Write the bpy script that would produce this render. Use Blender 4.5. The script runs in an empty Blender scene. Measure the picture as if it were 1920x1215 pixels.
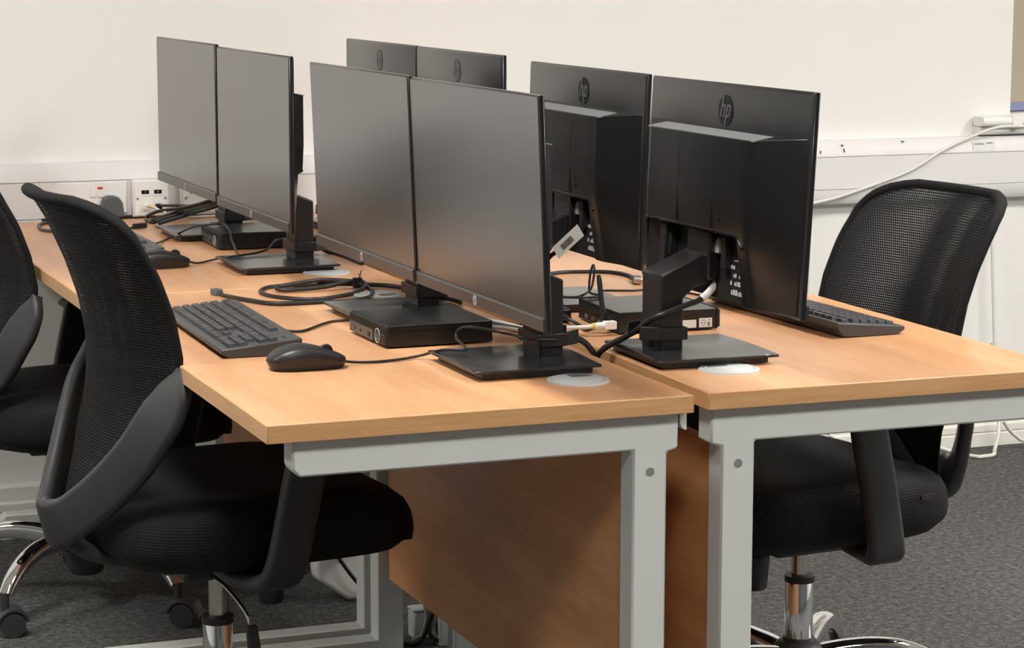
import bpy, bmesh, math, random
from mathutils import Vector, Matrix
random.seed(4)
PI = math.pi
COL = bpy.context.scene.collection
SC = bpy.context.scene

# ------------------------------------------------------------------ materials
def mat(name, color=(.5, .5, .5), rough=.5, metal=0., spec=.5, ior=1.45, emit=None, strength=0., trans=0.):
    m = bpy.data.materials.new(name); m.use_nodes = True
    b = m.node_tree.nodes['Principled BSDF']
    b.inputs['Base Color'].default_value = (*color, 1)
    b.inputs['Roughness'].default_value = rough
    b.inputs['Metallic'].default_value = metal
    b.inputs['IOR'].default_value = ior
    b.inputs['Specular IOR Level'].default_value = spec
    if trans: b.inputs['Transmission Weight'].default_value = trans
    if emit:
        b.inputs['Emission Color'].default_value = (*emit, 1); b.inputs['Emission Strength'].default_value = strength
    return m

class NT:
    """tiny helper to wire shader nodes"""
    def __init__(s, m): s.t = m.node_tree; s.b = s.t.nodes['Principled BSDF']
    def n(s, typ, **kw):
        x = s.t.nodes.new(typ)
        for k, v in kw.items(): setattr(x, k, v)
        return x
    def l(s, a, b): s.t.links.new(a, b)
    def math(s, op, a, b=None, c=None):
        x = s.n('ShaderNodeMath', operation=op)
        for i, v in enumerate((a, b, c)):
            if v is None: continue
            if isinstance(v, (int, float)): x.inputs[i].default_value = v
            else: s.l(v, x.inputs[i])
        return x.outputs[0]
    def coords(s, scale, kind='Object'):
        tc = s.n('ShaderNodeTexCoord'); mp = s.n('ShaderNodeMapping'); mp.inputs['Scale'].default_value = scale
        s.l(tc.outputs[kind], mp.inputs['Vector']); return mp.outputs['Vector']
    def noise(s, vec, scale, detail=4, rough=.6):
        x = s.n('ShaderNodeTexNoise'); x.inputs['Scale'].default_value = scale
        x.inputs['Detail'].default_value = detail; x.inputs['Roughness'].default_value = rough
        s.l(vec, x.inputs['Vector']); return x.outputs['Fac']
    def ramp(s, fac, stops):
        r = s.n('ShaderNodeValToRGB'); e = r.color_ramp.elements
        e[0].position, e[0].color = stops[0][0], (*stops[0][1], 1)
        e[1].position, e[1].color = stops[-1][0], (*stops[-1][1], 1)
        for p, c in stops[1:-1]:
            k = e.new(p); k.color = (*c, 1)
        s.l(fac, r.inputs['Fac']); return r.outputs['Color']
    def bump(s, h, strength=.2, dist=.002):
        x = s.n('ShaderNodeBump'); x.inputs['Strength'].default_value = strength; x.inputs['Distance'].default_value = dist
        s.l(h, x.inputs['Height']); s.l(x.outputs['Normal'], s.b.inputs['Normal'])

def wood(name, c0, c1, c2, rough, stretch):
    m = mat(name, c1, rough); k = NT(m)
    v = k.coords(stretch)
    big = k.noise(v, 2.2, 3, .55); fine = k.noise(v, 16, 5, .7)
    f = k.math('ADD', k.math('MULTIPLY', big, .5), k.math('MULTIPLY', k.math('ADD', fine, k.noise(v, 45, 3, .6)), .25))
    k.l(k.ramp(f, [(.40, c0), (.5, c1), (.60, c2)]), k.b.inputs['Base Color'])
    k.bump(fine, .04, .0006)
    return m
BEECH = wood('beech laminate', (.535, .265, .125), (.60, .315, .155), (.655, .365, .19), .34, (11, 1.1, 11))
EDGE = wood('beech edge band', (.52, .275, .115), (.58, .32, .14), (.63, .365, .17), .42, (2.5, 2.5, 40))
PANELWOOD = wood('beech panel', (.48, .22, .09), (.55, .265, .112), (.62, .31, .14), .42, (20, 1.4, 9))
STEEL = mat('light grey powder coat', (.60, .61, .585), .42)
BOLT = mat('zinc bolt', (.42, .42, .44), .35, .7)
GREYPL = mat('grey grommet plastic', (.5, .51, .5), .35)
GREYDK = mat('grommet slot', (.09, .09, .09), .5)
def speck(name, color, rough, scale, strength, dist=.0008, spec=.5):
    m = mat(name, color, rough, spec=spec); k = NT(m)
    k.bump(k.noise(k.coords((1, 1, 1)), scale, 2, .5), strength, dist); return m
BLACKPL = speck('black textured plastic', (.016, .016, .0165), .36, 900, .08)
CASEPL = speck('computer case lacquer', (.010, .010, .0105), .28, 1200, .03)
SATIN = speck('satin black plastic', (.022, .022, .023), .22, 900, .03)
MONBACK = speck('monitor back plastic', (.009, .009, .0095), .25, 900, .03)
MONBACK.node_tree.nodes['Principled BSDF'].inputs['IOR'].default_value = 1.62
VENT = speck('light grey vent strip', (.2, .2, .2), .6, 500, .5)  # paler grey than the rest of the rear cover
MOUSEPL = speck('mouse matte plastic', (.017, .017, .0175), .4, 1200, .04)
RECESS = mat('recess black', (.008, .008, .008), .6)
GLOSSBLK = mat('gloss black', (.006, .006, .006), .12)
SCREEN = speck('matte lcd screen', (.016, .016, .0165), .22, 1500, .03)
SCREEN.node_tree.nodes['Principled BSDF'].inputs['IOR'].default_value = 2.9
BEZEL = mat('bezel strip', (.034, .032, .031), .3, ior=1.6)
LOGOGREY = mat('logo grey', (.42, .42, .42), .4, .2)
LOGOMID = mat('logo mid grey', (.16, .16, .16), .4)
LOGODISC = mat('logo gloss disc', (.006, .006, .006), .22)
LOGOLET = mat('logo letters', (.07, .07, .07), .35)
CABLE = mat('black cable', (.016, .015, .016), .38)
WHITECAB = mat('white cable', (.72, .71, .66), .4)
WHITEPL = mat('white plastic', (.78, .77, .74), .35)
WHITEPL2 = mat('white paper label', (.8, .79, .76), .6)
YELLOW = mat('yellow sleeve', (.75, .5, .08), .5)
PLUGGREY = mat('grey plug', (.085, .092, .095), .45)
REDM = mat('red neon', (.6, .03, .03), .4)
INK = mat('ink', (.03, .03, .03), .7)
CHROME = mat('chrome', (.86, .86, .87), .06, 1.)
BRUSHED = mat('brushed steel', (.55, .54, .52), .22, 1.)
METALPLUG = mat('nickel connector', (.62, .6, .57), .25, 1.)
KEYM = speck('key plastic', (.05, .049, .051), .45, 1200, .06)
KEYBODY = speck('keyboard shell', (.055, .054, .056), .4, 1200, .05)
FRAMEPL = speck('chair frame plastic', (.036, .036, .0355), .46, 1500, .1)
PRINT = mat('white print', (.5, .5, .5), .6)
CLEAR = mat('frosted clear plastic', (.5, .52, .52), .4)
BLIND = mat('beige blind fabric', (.42, .36, .28), .9)
BLUE = mat('blue blind rail', (.22, .25, .42), .6)
GLASS = mat('window glass', (.9, .93, .95), .05, trans=1.)
SLEEVE = mat('white sleeve', (.75, .74, .72), .5)

def wallmat():
    m = mat('painted wall', (.8, .78, .745), .75); k = NT(m)
    v = k.coords((1, 1, 1)); k.bump(k.noise(v, 160, 3), .05, .001)
    k.l(k.ramp(k.noise(v, 1.3, 3), [(.3, (.785, .768, .735)), (.7, (.815, .797, .762))]), k.b.inputs['Base Color']); return m
WALL = wallmat()
TRUNK = mat('white pvc trunking', (.73, .71, .705), .4)
TRIMW = mat('white gloss trim', (.74, .72, .66), .4)
CEIL = mat('ceiling tile', (.82, .81, .78), .85)
def carpet():
    m = mat('grey carpet tile', (.07, .07, .068), .95, spec=.15); k = NT(m)
    v = k.coords((1, 1, 1)); a = k.noise(v, 260, 3, .7); b = k.noise(v, 70, 4, .65)
    f = k.math('ADD', k.math('MULTIPLY', a, .55), k.math('MULTIPLY', b, .45))
    k.l(k.ramp(f, [(.36, (.03, .03, .029)), (.5, (.085, .084, .082)), (.64, (.21, .206, .2))]), k.b.inputs['Base Color'])
    k.bump(f, .9, .004); return m
CARPET = carpet()

def meshfabric(name, pitch, hole, holes=True):
    """woven chair mesh: staggered round holes on the UV grid (metres)"""
    m = mat(name, (.015, .015, .0155), .72, spec=.3); k = NT(m)
    uv = k.n('ShaderNodeUVMap'); sep = k.n('ShaderNodeSeparateXYZ'); k.l(uv.outputs['UV'], sep.inputs[0])
    y = k.math('MULTIPLY', sep.outputs['Y'], 1 / pitch)
    row = k.math('FLOOR', y)
    x = k.math('ADD', k.math('MULTIPLY', sep.outputs['X'], 1 / pitch), k.math('MULTIPLY', k.math('MODULO', row, 2.), .5))
    dx = k.math('SUBTRACT', k.math('FRACT', x), .5); dy = k.math('SUBTRACT', k.math('FRACT', y), .5)
    r2 = k.math('ADD', k.math('MULTIPLY', dx, dx), k.math('MULTIPLY', dy, dy))
    ins = k.math('LESS_THAN', r2, hole * hole)
    k.bump(k.math('SQRT', r2), .6, .002)
    if holes:
        tr = k.n('ShaderNodeBsdfTransparent'); mx = k.n('ShaderNodeMixShader')
        k.l(ins, mx.inputs[0]); k.l(k.b.outputs[0], mx.inputs[1]); k.l(tr.outputs[0], mx.inputs[2])
        k.l(mx.outputs[0], k.t.nodes['Material Output'].inputs['Surface'])
    else:
        c = k.n('ShaderNodeMix', data_type='RGBA'); k.l(ins, c.inputs[0])
        c.inputs[6].default_value = (.008, .008, .0085, 1); c.inputs[7].default_value = (.003, .003, .003, 1)
        k.l(c.outputs[2], k.b.inputs['Base Color'])
    return m
MESHFAB = meshfabric('black backrest mesh', .0046, .315)
SEATFAB = meshfabric('black seat fabric', .0046, .34, False)

# ------------------------------------------------------------------ geometry helpers
class MB:
    """collects shapes into one bmesh, then links it as one mesh object"""
    def __init__(s): s.bm = bmesh.new(); s.mats = []; s.cur = 0
    def m(s, material):
        if material not in s.mats: s.mats.append(material)
        s.cur = s.mats.index(material); return s
    def _face(s, vs):
        try:
            f = s.bm.faces.new(vs); f.material_index = s.cur; return f
        except ValueError: return None
    def box(s, x0, x1, y0, y1, z0, z1, M=None):
        pts = [Vector(p) for p in ((x0, y0, z0), (x1, y0, z0), (x1, y1, z0), (x0, y1, z0), (x0, y0, z1), (x1, y0, z1), (x1, y1, z1), (x0, y1, z1))]
        return s.hexa(pts, M)
    def hexa(s, pts, M=None):
        v = [s.bm.verts.new(M @ Vector(p) if M else Vector(p)) for p in pts]
        for q in ((3, 2, 1, 0), (4, 5, 6, 7), (0, 1, 5, 4), (1, 2, 6, 5), (2, 3, 7, 6), (3, 0, 4, 7)): s._face([v[i] for i in q])
        return s
    def prism(s, poly, d0, d1, M=None, axis='y'):
        """poly: 2-D points; axis 'y': (x,z) pushed along y; 'z': (x,y) along z; 'x': (y,z) along x"""
        f = {'y': lambda a, b, d: (a, d, b), 'z': lambda a, b, d: (a, b, d), 'x': lambda a, b, d: (d, a, b)}[axis]
        r = [[s.bm.verts.new((M @ Vector(f(a, b, d))) if M else f(a, b, d)) for a, b in poly] for d in (d0, d1)]
        s._face(list(reversed(r[0]))); s._face(r[1])
        n = len(poly)
        for i in range(n): s._face([r[0][i], r[0][(i + 1) % n], r[1][(i + 1) % n], r[1][i]])
        return s
    def loft(s, rings, closed=True, caps=True):
        R = [[s.bm.verts.new(p) for p in r] for r in rings]
        n = len(R[0])
        for a, b in zip(R, R[1:]):
            for i in range(n if closed else n - 1): s._face([a[i], a[(i + 1) % n], b[(i + 1) % n], b[i]])
        if caps: s._face(list(reversed(R[0]))); s._face(R[-1])
        return s
    def cyl(s, p0, p1, r0, r1=None, seg=24, caps=True):
        p0, p1 = Vector(p0), Vector(p1); r1 = r0 if r1 is None else r1
        d = (p1 - p0).normalized(); a = d.orthogonal().normalized(); b = d.cross(a)
        ring = lambda p, r: [p + r * (math.cos(t) * a + math.sin(t) * b) for t in (2 * PI * i / seg for i in range(seg))]
        return s.loft([ring(p0, r0), ring(p1, r1)], caps=caps)
    def lathe(s, prof, c=(0, 0, 0), seg=32):
        c = Vector(c)
        return s.loft([[c + Vector((r * math.cos(t), r * math.sin(t), z)) for t in (2 * PI * i / seg for i in range(seg))] for r, z in prof])
    def sweep(s, path, prof, up=(0, 0, 1)):
        """prof(t) -> list of (a,b) across the path (a sideways, b along 'up')"""
        path = [Vector(p) for p in path]; rings = []; n = len(path)
        for i, p in enumerate(path):
            t = (path[min(i + 1, n - 1)] - path[max(i - 1, 0)]).normalized()
            u = up[i] if isinstance(up, list) else up
            u = Vector(u); side = t.cross(u).normalized(); w = side.cross(t).normalized()
            rings.append([p + a * side + b * w for a, b in prof(i / (n - 1))])
        return s.loft(rings)
    def build(s, name, material=None, parent=None, bevel=0., seg=2, smooth=40., subsurf=0):
        me = bpy.data.meshes.new(name); bmesh.ops.recalc_face_normals(s.bm, faces=s.bm.faces); s.bm.to_mesh(me); s.bm.free()
        for mm in (s.mats or [material]): me.materials.append(mm)
        for p in me.polygons: p.use_smooth = True
        me.set_sharp_from_angle(angle=math.radians(smooth))
        o = bpy.data.objects.new(name, me); COL.objects.link(o)
        if parent: o.parent = parent
        if bevel:
            b = o.modifiers.new('bevel', 'BEVEL'); b.width = bevel; b.segments = seg; b.limit_method = 'ANGLE'; b.angle_limit = math.radians(35); b.harden_normals = False
        if subsurf:
            q = o.modifiers.new('sub', 'SUBSURF'); q.levels = q.render_levels = subsurf
        return o
def rr(w, h, r=.3, n=5):
    """rounded rectangle profile, w x h, corner share r of the smaller side"""
    k = min(w, h) * r; out = []
    for cx, cy, a0 in ((w / 2 - k, h / 2 - k, 0), (-w / 2 + k, h / 2 - k, 90), (-w / 2 + k, -h / 2 + k, 180), (w / 2 - k, -h / 2 + k, 270)):
        for i in range(n):
            a = math.radians(a0 + 90 * i / (n - 1)); out.append((cx + k * math.cos(a), cy + k * math.sin(a)))
    return out
def spline(pts, per=6):
    P = [Vector(p) for p in pts]; P = [2 * P[0] - P[1]] + P + [2 * P[-1] - P[-2]]; out = []
    for i in range(1, len(P) - 2):
        a, b, c, d = P[i - 1:i + 3]
        for j in range(per):
            t = j / per
            out.append(.5 * ((2 * b) + (c - a) * t + (2 * a - 5 * b + 4 * c - d) * t * t + (3 * b - a - 3 * c + d) * t ** 3))
    out.append(P[-2]); return out
def interp(tab, x):
    if x <= tab[0][0]: return tab[0][1]
    for (a, b), (c, d) in zip(tab, tab[1:]):
        if x <= c: return b + (d - b) * (x - a) / (c - a)
    return tab[-1][1]

def empty(name, loc=(0, 0, 0), rz=0.):
    o = bpy.data.objects.new(name, None); COL.objects.link(o); o.location = loc; o.rotation_euler = (0, 0, rz); o.empty_display_size = .1
    return o
def tag(o, label, cat, group=None):
    o['label'] = label; o['category'] = cat
    if group: o['group'] = group
    return o
def struct(o, label=None):
    o['kind'] = 'structure'
    if label: o['label'] = label
    return o
def children(o): return [c for c in bpy.data.objects if c.parent == o]
def copy_tree(o, parent=None):
    c = o.copy(); COL.objects.link(c); c.parent = parent
    for ch in children(o): copy_tree(ch, c)
    return c
def textmesh(s, body, size, M, shear=0., depth=.0002, align='CENTER'):
    """letters as geometry added to a MB; M maps (right, up, out) to the target frame"""
    cu = bpy.data.curves.new('lettering', 'FONT'); cu.body = body; cu.size = size; cu.extrude = depth; cu.shear = shear
    cu.align_x = align; cu.align_y = 'CENTER'; cu.resolution_u = 3
    o = bpy.data.objects.new('lettering', cu); COL.objects.link(o)
    bpy.context.view_layer.update()
    me = bpy.data.meshes.new_from_object(o.evaluated_get(bpy.context.evaluated_depsgraph_get()))
    me.transform(M); n0 = len(s.bm.faces); s.bm.from_mesh(me); s.bm.faces.ensure_lookup_table()
    for f in s.bm.faces[n0:]: f.material_index = s.cur
    bpy.data.objects.remove(o); bpy.data.meshes.remove(me); bpy.data.curves.remove(cu)
def frame(o, right, up):
    r, u = Vector(right).normalized(), Vector(up).normalized(); n = r.cross(u)
    M = Matrix.Identity(4)
    for i in range(3): M[i][0], M[i][1], M[i][2], M[i][3] = r[i], u[i], n[i], o[i]
    return M
def cable(name, pts, r, material, label=None, cat='cable', group=None, parent=None, per=8):
    path = spline(pts, per); n = 10
    a = MB()
    rings = []; side = None
    for i, p in enumerate(path):
        t = (path[min(i + 1, len(path) - 1)] - path[max(i - 1, 0)]).normalized()
        if side is None: side = t.orthogonal().normalized()
        side = (side - side.dot(t) * t).normalized(); w = t.cross(side)
        rings.append([p + r * (math.cos(2 * PI * k / n) * side + math.sin(2 * PI * k / n) * w) for k in range(n)])
    a.loft(rings)
    o = a.build(name, material, parent)
    if label: tag(o, label, cat, group)
    return o

# ------------------------------------------------------------------ the room
TOP = .73
WY, CZ = 2.58, 2.55
X0, X1, Y0 = -4.2, 4.8, -5.6
a = MB(); a.box(X0, X1, Y0, WY + .2, -.1, 0); struct(a.build('floor', CARPET))
a = MB(); a.box(X0, X1, Y0, WY + .2, CZ, CZ + .1); struct(a.build('ceiling', CEIL))
a = MB(); a.box(X0 - .1, 2.8, WY, WY + .2, 0, CZ); a.box(2.8, 4.3, WY, WY + .2, 0, .905); a.box(2.8, 4.3, WY, WY + .2, 2.2, CZ); a.box(4.3, X1 + .1, WY, WY + .2, 0, CZ)
struct(a.build('wall_back', WALL))
a = MB(); a.box(X0 - .1, X0, Y0, WY, 0, CZ); struct(a.build('wall_left', mat('toned unseen wall', (.68, .665, .64), .7)))  # out of view; tone set to balance bounce light against monitor-back reflections
a = MB(); a.box(X1, X1 + .1, Y0, WY, 0, CZ); struct(a.build('wall_right', WALL))
a = MB(); a.box(X0 - .1, X1 + .1, Y0 - .1, Y0, 0, CZ); struct(a.build('wall_front', mat('darkened unseen wall', (.16, .165, .17), .7)))  # out of view; colour darkened so the monitor backs reflect less
# dado trunking in three channels along the back wall
def profile_run(name, poly, x0, x1, material, bevel=.002):
    a = MB(); a.prism(poly, x0, x1, axis='x'); return a.build(name, material, bevel=bevel)
ty = WY - .05
o = profile_run('trim_1', [(WY, .693), (ty + .012, .693), (ty + .002, .706), (ty, .7305), (ty + .004, .7318), (ty + .004, .7322), (ty, .7335), (ty, .8165), (ty + .004, .8178), (ty + .004, .8182), (ty, .8195), (ty + .004, .842), (ty + .018, .860), (WY, .860)], X0, X1, TRUNK, .0012)
struct(o, 'white three-channel dado trunking along the back wall')
for x, z, h, t in ((2.19, .828, .008, .18), (2.262, .83, .010, -.22), (2.256, .846, .004, .1), (2.39, .738, .004, .05), (2.44, .852, .003, .1)):
    s_ = MB(); s_.prism([(-.0012, 0), (.0012, 0), (.0005 + t * h, h), (-.0012 + t * h, h)], ty - .0006, ty + .02, M=Matrix.Translation((x, 0, z)))
    s_.build('scuff_mark', mat('scuff', (.06, .06, .1), .8) if 'scuff' not in bpy.data.materials else bpy.data.materials['scuff'], o)
s_ = MB(); s_.m(WHITEPL2).box(2.655, 2.722, ty - .0004, ty + .003, .8225, .847); s_.m(INK)
for k, (zz, w) in enumerate(((.8425, .026), (.8395, .03))): s_.box(2.659, 2.659 + w, ty - .0008, ty, zz, zz + .0012)
s_.box(2.695, 2.715, ty - .0008, ty, .8425, .8445)
s_.build('paper_label', None, o)
o = profile_run('baseboard_back', [(WY, 0), (WY - .032, 0), (WY - .032, .036), (WY - .028, .039), (WY - .032, .042), (WY - .032, .060), (WY - .026, .064), (WY - .024, .098), (WY, .104)], X0, X1, TRIMW, .0015)
struct(o)
a = MB(); a.prism([(X0, 0), (X0 + .02, 0), (X0 + .016, .1), (X0, .1)], Y0, WY - .035); struct(a.build('baseboard_left', TRIMW))
a = MB(); a.prism([(X1, 0), (X1 - .02, 0), (X1 - .016, .1), (X1, .1)], Y0, WY - .035); struct(a.build('baseboard_right', TRIMW))
# window with a drawn blind behind the wall edge at the right
w = empty('window_1', (3.55, WY + .15, .905)); struct(w)
a = MB(); Mw = Matrix.Translation((0, 0, 0))
for bx in ((-.75, -.70, 0, 1.295), (.70, .75, 0, 1.295), (-.70, .70, 0, .05), (-.70, .70, 1.245, 1.295), (-.02, .02, .05, 1.245)):
    a.box(bx[0], bx[1], -.02, .05, bx[2], bx[3])
a.build('window_frame', WHITEPL, w, bevel=.003)
a = MB(); a.box(-.7, .7, .012, .018, .05, 1.245); a.build('pane', GLASS, w)
a = MB(); a.box(-.75, .75, -.15, -.02, 0, .012); a.build('window_sill', TRIMW, w, bevel=.003)
b = empty('roller_blind', (3.55, WY + .085, .917)); tag(b, 'beige roller blind with a blue bottom band in the window at the right edge', 'blind')
a = MB(); a.box(-.745, .745, -.002, .002, .026, 1.25); a.build('blind_cloth', BLIND, b)
a = MB(); a.box(-.745, .745, -.007, .007, .002, .026); o = a.build('bottom_rail', BLUE, b, bevel=.002); o['label'] = 'blue bottom rail'
a = MB(); a.cyl((-.74, 0, 1.25), (.74, 0, 1.25), .02); a.build('roller', WHITEPL, b)
cable('pull_cord', [(-.742, -.008, .10), (-.741, -.008, .072), (-.735, -.01, .052), (-.725, -.01, .045)], .0025, WHITEPL, parent=b)
# tray-like conduit box at the window corner
c = empty('cable_conduit', (2.95, WY - .05, .874)); tag(c, 'white plastic conduit above the trunking under the window corner', 'conduit')
a = MB(); a.prism(rr(.06, .026, .45), -.27, .5, axis='x', M=Matrix.Translation((0, .02, .027))); a.build('conduit_body', WHITEPL, c, bevel=.002)
a = MB(); a.box(-.268, .5, .012, .05, -.010, .014); a.build('backing_box', TRIMW, c, bevel=.003)
a = MB(); a.box(-.18, -.15, -.0118, .03, .008, .0415); a.build('tape_strip', WHITEPL2, c, bevel=.001)

# ceiling light panels
PANEL = mat('led diffuser', (.9, .9, .9), .6, emit=(1., .98, .945), strength=1.)
EM = 51.0
PANEL.node_tree.nodes['Principled BSDF'].inputs['Emission Strength'].default_value = EM
lt = None
for x, y in ((-.35, -2.05), (-.35, .3), (2.0, -2.05), (2.0, .3), (4.1, -2.05), (4.1, .3), (-2.3, .75)):  # last panel, off the grid, is an added fill for the lower left wall
    if True:
        if lt is None:
            lt = empty('ceiling_light', (x, y, CZ)); a = MB()
            for q in ((-.3, .3, -.3, -.285), (-.3, .3, .285, .3), (-.3, -.285, -.285, .285), (.285, .3, -.285, .285)): a.box(*q, -.012, .0)
            a.build('frame', WHITEPL, lt); a = MB(); a.box(-.285, .285, -.285, .285, -.008, -.003); a.build('diffuser', PANEL, lt); o = lt
        else:
            o = copy_tree(lt); o.location = (x, y, CZ)
        tag(o, 'unseen square white led panel set in the ceiling', 'light', 'square led ceiling panels')

# ------------------------------------------------------------------ desks
DL = 1.249
def make_desk(W, tex):
    """inner (leg post) side at +x, user side at -x; origin on the floor under the middle of the top"""
    hx, hy = W / 2, DL / 2
    r = empty('desk')
    a = MB(); a.m(BEECH).box(-hx + .002, hx - .002, -hy + .002, hy - .002, TOP - .0245, TOP)
    t = a.build('tabletop', None, r, bevel=.0012)
    a = MB()
    for q in ((-hx, -hx + .002, -hy, hy), (hx - .002, hx, -hy, hy), (-hx + .002, hx - .002, -hy, -hy + .002), (-hx + .002, hx - .002, hy - .002, hy)):
        a.box(*q, TOP - .025, TOP - .0006)
    a.build('edge_band', EDGE, t, bevel=.0008)
    px = hx - .031                                                   # outer face of post
    for sgn in (-1, 1):
        P = [(-hx + .04, .705), (-hx + .04, .664), (-hx + .049, .653), (px - .052, .653), (px - .052, .060), (-hx + .035, .060), (-hx + .02, .045), (-hx + .02, 0),
             (px, 0), (px, .648), (hx - .014, .652), (hx - .014, .705)]
        y0 = sgn * (hy - .042); a = MB(); a.prism(P, y0 - .022, y0 + .022)
        o = a.build('leg_frame', STEEL, r, bevel=.003, seg=1)
        # lip along the inside of the frame, seen as a lighter strip
        a = MB(); yo = y0 + sgn * .022
        a.cyl((px - .026, yo - sgn * .001, .622), (px - .026, yo + sgn * .0015, .622), .0065, .006, 20); a.build('bolt', BOLT, o)
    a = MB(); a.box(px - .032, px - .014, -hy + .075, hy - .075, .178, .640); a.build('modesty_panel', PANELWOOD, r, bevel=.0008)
    a = MB(); a.prism([(hx - .012, .705), (hx - .0005, .705), (hx - .0005, .676), (hx - .006, .678), (hx - .011, .686)], -hy + .022, -hy + .06); a.build('bracket', STEEL, r, bevel=.001)
    for sgn in (-1, 1):
        cx, cy = hx - .108, sgn * (hy - .160)
        a = MB(); n = 48
        prof = [(.0455, TOP), (.045, TOP + .0022), (.041, TOP + .0035), (.0385, TOP + .003), (.038, TOP + .0012), (.0, TOP + .0012)]
        a.lathe(prof[:-1], (cx, cy, 0), n)
        g = a.build('cable_grommet', GREYPL, r); g['label'] = 'grey round plastic grommet'
        a = MB(); a.lathe([(.0375, TOP + .001), (.037, TOP + .0030), (.035, TOP + .0036)], (cx, cy, 0), n); a.build('lid', GREYPL, g)
        a = MB(); M = Matrix.Translation((cx, cy, TOP)) @ Matrix.Diagonal((1, -sgn, 1, 1))
        a.prism([(-.004, .012), (.030, .012), (.024, .026), (.008, .034), (-.004, .034)], .0030, .0040, M=M, axis='z'); a.build('cable_slot', GREYDK, g)
    return r
ROWR = -.015
def rowpt(x, y, z=0.):
    c, s = math.cos(ROWR), math.sin(ROWR); return (.638 + c * x - s * y, .008 + s * x + c * y, z)
LW, RW = .612, .597
d = make_desk(LW, 0); d.location = (LW / 2, DL / 2, 0)
tag(d, 'beech desk nearest the camera with the two large front-facing screens', 'desk', 'beech desks')
d2 = copy_tree(d); d2.location = (LW / 2, DL * 1.5 + .005, 0)
tag(d2, 'beech desk against the wall sockets with the far front-facing screen pair', 'desk', 'beech desks')
d3 = make_desk(RW, 1); d3.location = rowpt(RW / 2, DL / 2); d3.rotation_euler = (0, 0, PI + ROWR)
tag(d3, 'beech desk under the two large monitor backs, mesh chair tucked behind', 'desk', 'beech desks')
d4 = copy_tree(d3); d4.location = rowpt(RW / 2, DL * 1.5 + .005)
tag(d4, 'mostly hidden beech desk holding the far pair of monitor backs', 'desk', 'beech desks')

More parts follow.
